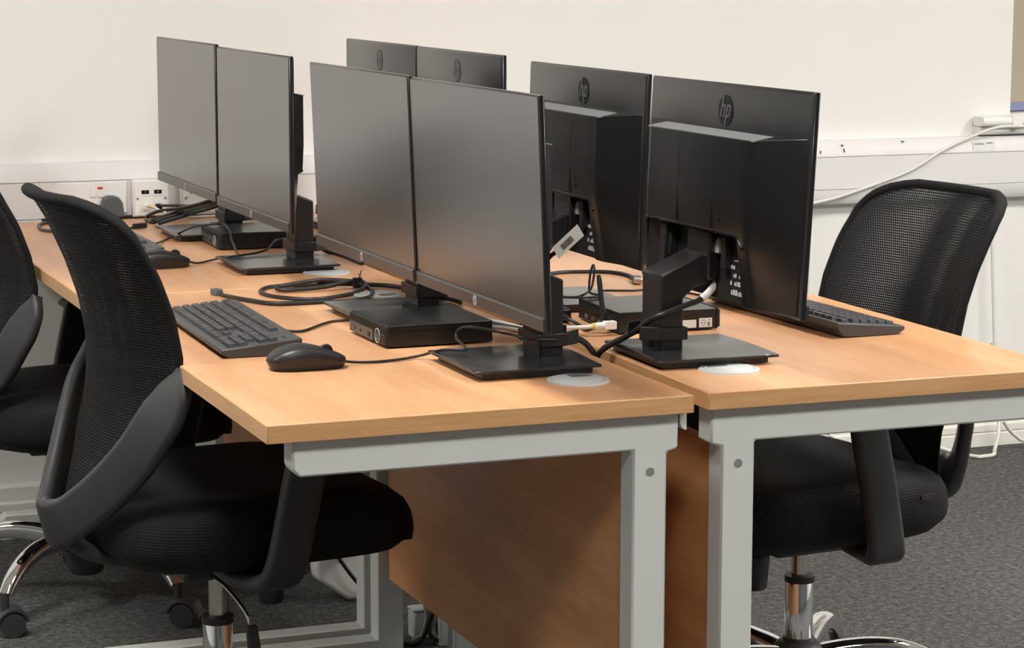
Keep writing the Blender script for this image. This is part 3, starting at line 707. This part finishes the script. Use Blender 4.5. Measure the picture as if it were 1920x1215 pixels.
        a = MB(); a.loft(rings); leg = a.build('base_leg', CHROME, r, smooth=60)
        a = MB(); cx = .290; th = .6 + i * 1.7; ct, st_ = math.cos(th), math.sin(th)
        C = lambda x, y, z: Vector((ca * cx + ct * x - st_ * y, sa * cx + st_ * x + ct * y, z))
        for yy in (-1, 1): a.cyl(C(.012, yy * .006, .026), C(.012, yy * .024, .026), .026, .0245, 28)
        hood = [C(.012 + .030 * math.cos(q), 0, .026 + .030 * math.sin(q)) for q in [math.radians(10 + 20 * k) for k in range(9)]]
        a.sweep(hood, lambda t: rr(.050, .006, .3, 3), up=[(h - C(.012, 0, .026)) for h in hood]); a.cyl(C(0, 0, .05), C(0, 0, .088), .009)
        a.build('caster', FRAMEPL, leg)
    return r
SEATFAB_PLAIN = mat('black fabric border', (.009, .009, .0095), .8, spec=.2)
ch = make_chair()
UPN = ('backrest_mesh', 'back_yoke', 'back_bracket', 'seat', 'armrest', 'tilt', 'tension', 'height_lever', 'gas_piston')
def place_chair(o, x, y, rz, dz, base, label, lean=0.):
    o.location = (x, y, 0); o.rotation_euler = (0, 0, rz)
    for c in children(o):
        if c.name.startswith(('backrest_mesh', 'back_yoke')): c.rotation_euler.y = -lean
        if c.name.startswith(UPN): c.location.z += dz
        else: c.rotation_euler.z += base - rz
    tag(o, label, 'chair', 'black mesh-back office chairs')
c2, c3 = copy_tree(ch), copy_tree(ch)
place_chair(ch, .105, .71, .11, .0, math.radians(20), 'black mesh office chair in the foreground, its back towards the camera')
place_chair(c2, .11, 1.87, .02, -.045, math.radians(-62), 'black mesh office chair cut off by the left edge, behind the near chair')
place_chair(c3, 1.108, .60, PI + .085, -.025, math.radians(47), 'black mesh office chair beyond the right desk, backrest showing light through', .05)

a = MB(); a.box(-.104, -.078, .2355, .2385, .476, .484); a.build('seat_tag', mat('purple tag', (.035, .02, .04), .7), [c for c in children(c3) if c.name.startswith('seat') and not c.name.startswith('seat_pan')][0])
# ------------------------------------------------------------------ sockets on the trunking
fy = ty
s = empty('power_socket', (.270, fy, .779)); tag(s, 'white double wall socket with rocker switch and red marker', 'socket')
a = MB(); a.box(-.081, .081, -.009, .0, -.037, .037); f = a.build('faceplate', WHITEPL, s, bevel=.002)
a = MB(); a.box(-.006, .006, -.0125, -.008, .002, .025); a.build('switch', WHITEPL, s, bevel=.0012)
a = MB(); a.m(WHITEPL).box(.012, .024, -.0125, -.008, .002, .020); a.m(REDM).box(.012, .024, -.0125, -.008, .020, .026); a.build('neon_switch', None, s, bevel=.0008)
q = empty('mains_plug', (.311, fy - .009, .757)); tag(q, 'dark grey plug pushed into the double wall socket', 'plug')
a = MB(); a.prism([(-.026, -.022), (.024, -.022), (.0265, -.010), (.024, .012), (.016, .024), (.006, .028), (-.010, .028), (-.020, .022), (-.026, .006)], -.030, 0); a.build('plug_body', PLUGGREY, q, bevel=.004, seg=3)
def outlet(x, z, label, w=.086):
    o = empty('data_outlet', (x, fy, z)); tag(o, label, 'outlet', 'white data outlets on the trunking')
    a = MB(); a.box(-w / 2, w / 2, -.026, 0, -.043, .043); a.build('back_box', WHITEPL, o, bevel=.0015)
    a = MB(); a.box(-w / 2 + .003, w / 2 - .003, -.032, -.026, -.040, .040); f = a.build('faceplate', WHITEPL, o, bevel=.0012)
    a = MB(); a.m(WHITEPL)
    for xx in (-.015, .015):
        a.box(xx - .013, xx + .013, -.0335, -.032, .006, .026); a.box(xx - .013, xx + .013, -.0335, -.032, -.030, -.008)
    a.m(GLOSSBLK)
    for xx in (-.015, .015): a.box(xx - .009, xx + .009, -.034, -.0325, .011, .020)
    a.m(METALPLUG)
    for xx in (-.015, .015): a.box(xx - .003, xx + .003, -.0345, -.0335, .014, .018)
    a.build('jacks', None, f)
    for xx in (-.033, .033):
        a = MB(); a.cyl((xx, -.0332, 0), (xx, -.031, 0), .0034, seg=14); a.build('screw', BOLT, f)
    return o
outlet(.404, .776, 'white data outlet box with two black jacks, black plug below')
outlet(.519, .774, 'white data outlet half hidden behind the far left screen')

# ------------------------------------------------------------------ cables and loose bits
Zc = TOP + .003
G1 = 'black leads on the desks'
cable('keyboard_cable', [(.205, .73, .745), (.222, .722, .737), (.254, .72, Zc), (.302, .774, Zc), (.329, .801, Zc), (.361, .808, Zc), (.42, .80, Zc), (.52, .74, Zc), (.58, .70, Zc)], .0022, CABLE, 'thin black keyboard lead running behind the small front computer', group=G1)
cable('mouse_cable', [(.222, .398, .742), (.232, .401, .736), (.268, .4, Zc), (.316, .407, Zc), (.355, .414, .736), (.372, .368, .7505), (.397, .342, .753), (.399, .340, .757), (.398, .374, .763), (.401, .388, .77), (.406, .379, .78), (.417, .365, .783), (.43, .338, .783), (.441, .306, .782), (.454, .296, .780), (.478, .262, .776), (.53, .262, .773)], .0021, CABLE, 'thin black mouse lead curling over the nearest monitor base', group=G1)
pcab = cable('power_cable', [(.236, 1.172, Zc), (.241, 1.148, Zc), (.257, 1.096, Zc + .001), (.287, 1.033, Zc + .001), (.323, 1.019, Zc + .001), (.381, 1.020, Zc), (.43, 1.02, Zc), (.475, 1.05, Zc), (.500, 1.11, Zc), (.503, 1.155, Zc + .004), (.488, 1.182, Zc + .010), (.468, 1.195, Zc + .012), (.444, 1.222, Zc + .011), (.411, 1.217, Zc + .010), (.37, 1.209, Zc + .007), (.350, 1.202, Zc + .005), (.343, 1.186, Zc + .004), (.352, 1.173, Zc + .003), (.376, 1.170, Zc + .003), (.429, 1.172, Zc + .005), (.475, 1.182, Zc + .011), (.500, 1.178, Zc + .011), (.500, 1.150, Zc + .006), (.470, 1.115, Zc), (.441, 1.088, Zc), (.387, 1.060, Zc), (.357, 1.066, Zc), (.333, 1.092, Zc), (.314, 1.131, Zc), (.311, 1.18, Zc), (.332, 1.227, Zc), (.363, 1.245, Zc), (.426, 1.235, Zc + .002), (.478, 1.202, Zc + .004), (.505, 1.187, Zc + .004), (.555, 1.16, Zc + .002), (.585, 1.08, Zc), (.59, .98, Zc)], .0042, CABLE, 'thick black coiled power cable tied with a twist tie', group=G1)
a = MB(); M = Matrix.Translation((.2325, 1.186, Zc + .003)) @ Matrix.Rotation(-1.35, 4, 'Z')
a.m(PLUGGREY).box(-.014, .008, -.0075, .0075, -.006, .006, M); a.m(METALPLUG).box(-.020, -.014, -.006, .006, -.0045, .0045, M); a.build('plug_end', None, pcab, bevel=.0015)
a = MB(); 
for pts in ([(.497, 1.185, .738), (.489, 1.16, .75), (.4905, 1.152, .760), (.492, 1.15, .769)], [(.4905, 1.152, .758), (.488, 1.15, .7605), (.486, 1.15, .763)]):
    a.sweep(spline(pts, 4), lambda t: [(.0009 * math.cos(q), .0009 * math.sin(q)) for q in [2 * PI * i / 6 for i in range(6)]], up=(1, 0, 0))
a.box(.484, .500, 1.170, 1.178, .733, .752); a.build('twist_tie', CABLE, pcab)
GF = 'leads behind the far left screens'
lead = cable('network_cable', [(.419, 2.500, .757), (.421, 2.484, .760), (.427, 2.44, .764), (.436, 2.40, .768), (.447, 2.36, .771), (.456, 2.3, .776), (.472, 2.25, .789), (.50, 2.22, .80)], .0036, CABLE, 'black network lead plugged into the lower jack of the data outlet', group=GF)
a = MB(); a.box(.412, .426, 2.482, 2.500, .750, .764); a.build('plug_end', CABLE, lead, bevel=.0015)
cable('display_cable', [(.53, 2.24, .80), (.477, 2.25, .788), (.453, 2.3, .776), (.437, 2.35, .766), (.42, 2.4, .758), (.398, 2.41, .754), (.389, 2.47, .739), (.387, 2.475, Zc), (.376, 2.432, Zc), (.374, 2.391, Zc), (.38, 2.366, Zc)], .0042, CABLE, 'black looped lead whose bend hangs over the far base corner', group=GF)
for k, (dz, dy, lab) in enumerate(((0, 0, 'topmost strand of the black bundle behind the far left screen'), (-.0, -.035, 'middle strand of the black bundle behind the far left screen'), (.0, -.075, 'lowest strand of the black bundle behind the far left screen'))):
    cable('bundled_cable', [(.37, 2.342 + dy, .742 + dz), (.396, 2.362 + dy, .746 + dz), (.43, 2.378 + dy, .752), (.465, 2.395 + dy, .759), (.503, 2.405 + dy, .766), (.54, 2.40 + dy, .776), (.57, 2.36 + dy, .775), (.59, 2.30 + dy, .755)], .0042, CABLE, lab, group=GF)
cable('mains_cable', [(.150, 2.518, Zc), (.312, 2.519, Zc), (.366, 2.521, Zc), (.409, 2.518, Zc), (.46, 2.50, Zc), (.54, 2.47, Zc), (.59, 2.42, Zc)], .0034, CABLE, 'black lead lying along the rear desk edge below the sockets', group=GF)
for nm, pts, lab in (('patch_cable', [(.389, 2.500, .757), (.390, 2.484, .760), (.396, 2.45, .762), (.404, 2.42, .756), (.420, 2.40, .750), (.47, 2.44, Zc + .002), (.53, 2.46, Zc), (.585, 2.45, Zc)], 'white network lead with yellow band in the nearer data outlet'),
                     ('patch_cable', [(.504, 2.500, .755), (.505, 2.484, .760), (.508, 2.45, .763), (.515, 2.42, .756), (.53, 2.40, .748), (.57, 2.40, Zc)], 'white network lead with yellow band in the half hidden outlet')):
    o = cable(nm, pts, .0032, WHITECAB, lab, group='white network leads')
    a = MB(); p0, p1 = Vector(pts[0]), Vector(pts[1]); a.m(WHITEPL).box(p0.x - .006, p0.x + .006, 2.482, 2.499, p0.z - .006, p0.z + .006)
    a.m(YELLOW).cyl(Vector(pts[2]) + (p1 - Vector(pts[2])) * .45, Vector(pts[2]) + (p1 - Vector(pts[2])) * .15, .0048, seg=14); a.build('plug_end', None, o, bevel=.001)
cable('keyboard_cable', [(.262, 1.90, .744), (.291, 1.941, .738), (.333, 2.04, Zc), (.357, 2.037, .744), (.372, 1.962, .766), (.394, 1.945, .7715), (.426, 1.950, .7725), (.433, 1.92, .7725), (.420, 1.830, .770), (.412, 1.775, .752), (.404, 1.66, Zc), (.45, 1.645, Zc)], .0022, CABLE, 'thin black keyboard lead looped over the far left computer', group=G1)
cable('mouse_cable', [(.276, 1.603, .742), (.290, 1.612, .736), (.309, 1.629, Zc), (.345, 1.65, .736), (.364, 1.575, .7505), (.413, 1.600, .751), (.441, 1.612, .756), (.455, 1.632, .762), (.466, 1.646, .768), (.486, 1.674, .768), (.53, 1.69, .765)], .0021, CABLE, 'thin black mouse lead crossing the far left monitor base', group=G1)
o = cable('usb_cable', [(.215, 2.20, Zc), (.26, 2.245, Zc), (.300, 2.279, Zc), (.314, 2.287, Zc)], .0022, CABLE, 'loose black usb lead end on the far left desk', group=G1)
a = MB(); M = Matrix.Translation((.333, 2.298, Zc + .003)) @ Matrix.Rotation(.62, 4, 'Z')
a.m(CABLE).prism([(-.024, -.003), (-.012, -.0085), (.014, -.0085), (.016, .0), (.014, .0085), (-.012, .0085), (-.024, .003)], -.006, .006, M=M, axis='z'); a.m(METALPLUG).box(.016, .021, -.006, .006, -.0025, .0025, M); a.build('plug_end', None, o, bevel=.0015)
cable('power_cable', [(.22, 2.42, Zc), (.185, 2.430, Zc), (.150, 2.450, Zc), (.128, 2.417, Zc), (.116, 2.349, Zc), (.117, 2.308, Zc), (.130, 2.283, Zc), (.163, 2.262, Zc), (.22, 2.26, Zc)], .0042, mat('dark grey cable', (.06, .055, .055), .5), 'dark grey cable loop seen between the two chair backs', group=G1)
cable('display_cable', [(.49, 1.62, .79), (.53, 1.632, .765), (.553, 1.645, .758), (.585, 1.695, .738), (.602, 1.68, Zc), (.606, 1.60, Zc), (.604, 1.50, Zc)], .0042, CABLE, 'black lead leaving the clip of the nearer far left monitor', group=GF)
cable('display_cable', [(.507, 1.668, .80), (.535, 1.72, .79), (.56, 1.80, .765), (.585, 1.90, Zc + .002), (.60, 2.0, Zc)], .0042, CABLE, 'upper black lead curving down behind the far left monitor neck', group=GF)
cable('patch_cable', [(.585, 1.86, .742), (.600, 1.93, .745), (.604, 2.05, .739), (.60, 2.2, Zc)], .0055, WHITECAB, 'thick white lead glimpsed between the two front-facing screen pairs', group='white network leads')
cable('display_cable', [(.50, .90, .80), (.508, .897, .785), (.526, .898, .765), (.544, .905, .755), (.573, .905, .745), (.600, .918, Zc + .003), (.606, .97, Zc)], .0042, CABLE, 'black lead sagging behind the second screen neck', group=G1)
cable('display_cable', [(.52, .335, .80), (.548, .355, .762), (.585, .374, .757), (.603, .37, .748), (.615, .364, Zc), (.622, .37, .722), (.625, .385, .69)], .0048, CABLE, 'black lead from the nearest screen dropping into the gap', group=G1)
# leads clipped to the near monitor-back's neck
GR = 'leads at the near monitor back'
cable('power_cable', [(.775, .40, .86), (.765, .405, .835), (.745, .395, .815), (.72, .365, .806), (.703, .352, .790), (.685, .345, .770), (.665, .352, .757), (.645, .357, .747), (.630, .362, .737), (.6235, .37, .72), (.623, .39, .67)], .0045, CABLE, 'black lead rising behind the near monitor-back neck', group=GR)
o = cable('display_cable', [(.790, .262, .885), (.787, .266, .870), (.781, .262, .860), (.771, .257, .849), (.757, .251, .836), (.739, .2475, .824), (.715, .246, .817), (.692, .246, .810), (.671, .250, .802), (.663, .268, .792), (.660, .30, .775), (.650, .330, .758), (.628, .357, .737), (.6245, .372, .718), (.624, .39, .67)], .0045, CABLE, 'black lead with a white sleeve sweeping across the monitor-back neck', group=GR)
sl = cable('white_sleeve', [(.783, .2635, .864), (.771, .257, .849), (.757, .251, .836), (.741, .2477, .825)], .0058, SLEEVE, parent=o)
t = empty('cable_tag', (.750, .790, .850)); tag(t, 'white paper flag with a barcode on the far monitor-back lead', 'tag')
a = MB(); rv = Vector((.19, -.80, .55)).normalized(); M = frame((0, 0, 0), rv, Vector((-.45, -.87, .15)).cross(rv)); a.m(SLEEVE).prism([(-.045, -.010), (.040, -.011), (.045, .011), (-.040, .012)], -.0007, .0007, M=M, axis='z'); a.build('paper_flag', None, t)
a = MB(); a.m(INK); random.seed(3); x = -.022
while x < .016:
    w_ = random.choice((.0006, .001, .0016)); a.box(x, x + w_, -.005, .005, .0007, .0010, M); a.box(x, x + w_, -.005, .005, -.0010, -.0007, M); x += w_ + random.choice((.0007, .0012))
a.build('barcode', None, t)
cable('display_cable', [(.83, .83, .885), (.815, .85, .865), (.79, .88, .835), (.768, .91, .812), (.745, .905, .790), (.70, .905, .77), (.665, .91, Zc)], .0042, CABLE, 'black lead through the barcode flag', group=GR)
o = cable('display_cable', [(.88, 1.22, Zc), (.924, 1.24, Zc), (.96, 1.235, Zc), (1.003, 1.220, Zc), (1.022, 1.19, Zc), (1.026, 1.144, Zc), (1.016, 1.100, Zc)], .0042, CABLE, 'loose black display lead with bare connector on the right desk', group=GR)
a = MB(); M = Matrix.Translation((1.006, 1.066, Zc + .004)) @ Matrix.Rotation(-1.9, 4, 'Z'); a.m(PLUGGREY).box(-.03, -.004, -.008, .008, -.005, .005, M); a.m(METALPLUG).box(-.004, .022, -.0075, .0075, -.0045, .0045, M); a.build('plug_end', None, o, bevel=.001)
cable('mouse_cable', [(.700, .86, .752), (.745, .843, .751), (.743, .774, .757), (.735, .702, .7685), (.7485, .690, .780), (.754, .69, .795), (.756, .69, .814), (.757, .697, .821), (.7545, .702, .808), (.753, .704, .786), (.762, .72, .7705), (.770, .69, .7685), (.74, .68, .769), (.715, .72, .765), (.70, .80, .756)], .0020, CABLE, 'thin black lead standing up in a loop over the rear computer', group=GR)
cable('keyboard_cable', [(.80, .99, Zc), (.891, .985, Zc), (.946, .964, Zc), (.992, .962, Zc), (1.03, .90, Zc), (1.05, .80, Zc)], .0021, CABLE, 'thin black lead lying across the right desk behind the monitors', group=GR)
o = cable('patch_cable', [(.655, .60, Zc), (.66, .545, .742), (.672, .522, .746), (.690, .519, .7475), (.712, .519, .7475)], .0036, WHITECAB, 'white network lead plugged into the rear of the aerial computer', group='white network leads')
a = MB(); a.m(WHITEPL).box(.700, .720, .512, .526, .741, .754); a.m(YELLOW).cyl((.679, .5195, .7468), (.684, .519, .7472), .0052, seg=14); a.m(WHITEPL).cyl((.684, .519, .7472), (.701, .519, .7475), .0055, seg=14); a.build('plug_end', None, o, bevel=.001)
for x_, y_, c_, lab in ((.545, .665, WHITECAB, 'white lead at the back of the front computer, farther one'), (.550, .565, WHITECAB, 'white lead at the back of the front computer, nearer one')):
    cable('patch_cable', [(.512, y_, .748), (.53, y_, .747), (x_ + .02, y_ - .02, .742), (.60, y_ - .06, Zc + .001), (.622, y_ - .09, .725)], .0034, c_, lab, group='white network leads')
for y_, lab in ((.635, 'black lead at the back of the front computer, farther one'), (.60, 'black lead at the back of the front computer, middle one')):
    cable('power_cable', [(.510, y_, .744), (.53, y_, .745), (.57, y_ - .03, .739), (.605, y_ - .05, Zc), (.624, y_ - .07, .722)], .004, CABLE, lab, group=G1)
b = empty('power_adaptor', (.672, .715, TOP)); b.rotation_euler = (0, 0, .3); tag(b, 'black power adaptor block behind the aerial computer', 'adaptor')
a = MB(); a.box(-.024, .024, -.05, .05, 0, .024); a.build('adaptor_body', BLACKPL, b, bevel=.004); a = MB(); a.cyl((0, -.05, .012), (0, -.072, .011), .0055, .0035, 14); a.build('strain_relief', CABLE, b)
cable('power_cable', [(.690, .645, .741), (.700, .62, Zc), (.690, .57, Zc), (.705, .545, .742), (.721, .545, .745)], .0030, CABLE, 'black lead from the adaptor into the aerial computer', group=GR)

# white lead on the wall, leads at the floor
cable('wall_cable', [(2.0, 2.524, .688), (2.106, 2.524, .694), (2.145, 2.524, .697), (2.2, 2.524, .705), (2.262, 2.522, .719), (2.422, 2.522, .765), (2.486, 2.522, .791), (2.55, 2.522, .826), (2.631, 2.522, .858), (2.713, 2.515, .885), (2.78, 2.512, .888), (2.9, 2.512, .884)], .0042, WHITECAB, 'white lead climbing across the wall trunking to the conduit')
cable('floor_cable', [(2.70, 2.50, .66), (2.715, 2.48, .25), (2.72, 2.46, .118), (2.72, 2.46, .092), (2.706, 2.44, .056), (2.69, 2.43, .02), (2.683, 2.425, .006), (2.646, 2.415, .006), (2.626, 2.42, .006), (2.60, 2.49, .006), (2.55, 2.53, .03), (2.50, 2.53, .1), (2.48, 2.53, .4), (2.47, 2.53, .66)], .0052, WHITECAB, 'white lead looping down to the carpet beside the right chair')
cable('floor_cable', [(2.715, 2.50, .3), (2.721, 2.46, .104), (2.732, 2.46, .091), (2.758, 2.47, .064), (2.788, 2.48, .04), (2.83, 2.49, .02), (2.95, 2.5, .006), (3.2, 2.5, .006)], .0050, WHITECAB, 'white lead sloping along the skirting at the right edge')
cable('floor_cable', [(2.16, 2.53, .66), (2.165, 2.53, .3), (2.178, 2.52, .112), (2.21, 2.515, .09), (2.235, 2.51, .07), (2.30, 2.50, .02), (2.36, 2.48, .006)], .0040, WHITECAB, 'thin white lead under the right desk against the wall')
# under the left desk: power block and hanging bundle
u = empty('power_block', (.600, 1.68, 0)); u.rotation_euler = (0, 0, .1); tag(u, 'white moulded power unit lying under the left desk beside the leg', 'power unit')
a = MB(); a.prism([(-.056, .145), (-.053, .118), (-.060, .085), (-.056, .058), (.012, .006), (.036, .004), (.058, .030), (.060, .070), (.035, .118), (.0, .150)], -.03, .03); a.build('unit_body', WHITEPL, u, bevel=.008, seg=3)
a = MB(); a.box(-.028, -.014, -.0315, -.029, .098, .1), a.box(-.008, .004, -.0315, -.029, .088, .09); a.build('slots', INK, u)
a = MB(); a.prism([(-.074, .15), (-.060, .15), (-.062, .085), (-.066, .060), (-.074, .065)], .0, .04); a.build('side_cover', PLUGGREY, u, bevel=.004)
cable('power_cable', [(.585, 1.64, .20), (.575, 1.635, .13), (.592, 1.630, .10), (.615, 1.628, .066), (.640, 1.63, .035), (.67, 1.66, .006), (.72, 1.7, .006)], .0045, CABLE, 'black lead running down over the white power unit')
cable('power_cable', [(.66, 1.72, .22), (.63, 1.67, .13), (.636, 1.66, .10), (.652, 1.66, .075), (.68, 1.68, .03), (.70, 1.72, .006)], .0065, CABLE, 'thicker black lead beside the white power unit')
k = empty('junction_box', (.664, 1.345, 0)); tag(k, 'translucent grey box behind the left desk leg near the floor', 'box')
a = MB(); a.box(-.008, .035, .0, .04, .0, .056); a.build('box_body', CLEAR, k, bevel=.004); a = MB(); a.box(-.009, .036, -.001, .041, .056, .061); a.build('lid', CLEAR, k, bevel=.002)
for i, (x_, y_) in enumerate(((.0, 0), (.018, .02))):
    cable('hanging_cable', [(.675 + x_, 1.27 + y_, .40), (.690 + x_, 1.29, .18), (.689 + x_, 1.30, .10), (.672 + x_, 1.30, .036), (.682 + x_, 1.29, .014), (.70 + x_, 1.30, .02), (.714 + x_, 1.30, .075), (.708 + x_, 1.30, .2), (.70, 1.30, .4)], .0042, CABLE, ('outer' if i else 'inner') + ' black lead loop hanging behind the wooden panel', group='leads hanging under the desks')
cable('hanging_cable', [(.69, 1.28, .40), (.688, 1.30, .12), (.672, 1.30, .05), (.650, 1.30, .008), (.62, 1.32, .006)], .0042, CABLE, 'black lead trailing to the floor behind the left desk leg', group='leads hanging under the desks')
for i, x_ in enumerate((.0, .008, .017)):
    cable('hanging_cable', [(.655 + x_, 1.31, .42), (.657 + x_, 1.31, .2), (.660 + x_, 1.31, .11), (.670 + x_ * .6, 1.31, .06), (.664 + x_, 1.31, .03), (.66 - x_, 1.32, .008)], .0034, WHITECAB, ('leftmost', 'middle', 'rightmost')[i] + ' white lead hanging beside the translucent box', group='leads hanging under the desks')

# ------------------------------------------------------------------ camera and render look
cam = bpy.data.cameras.new('camera'); co = bpy.data.objects.new('camera', cam); COL.objects.link(co)
yaw, pitch, roll, f = .370095, -.153925, .00158, 4363.29
cy_, sy_, cp, sp, cr, sr = math.cos(yaw), math.sin(yaw), math.cos(pitch), math.sin(pitch), math.cos(roll), math.sin(roll)
fwd = Vector((sy_ * cp, cy_ * cp, sp)); right = Vector((cy_, -sy_, 0)); up = right.cross(fwd)
r_ = cr * right + sr * up; u_ = -sr * right + cr * up
Mc = Matrix.Identity(4)
for i in range(3): Mc[i][0], Mc[i][1], Mc[i][2] = r_[i], u_[i], -fwd[i]
Mc.translation = (-.77249, -2.86860, 1.32209)
co.matrix_world = Mc; cam.sensor_fit = 'HORIZONTAL'; cam.sensor_width = 36; cam.lens = f / 1920 * 36; cam.clip_start = .05
SC.camera = co
wd = bpy.data.worlds.new('world'); SC.world = wd; wd.use_nodes = True
wd.node_tree.nodes['Background'].inputs[0].default_value = (.55, .6, .7, 1); wd.node_tree.nodes['Background'].inputs[1].default_value = .3
vs = SC.view_settings; vs.view_transform = 'Standard'; vs.look = 'None'; vs.gamma = 1; vs.use_curve_mapping = False; vs.exposure = 0.
SC.cycles.transparent_max_bounces = 32
SC.cycles.max_bounces = 10
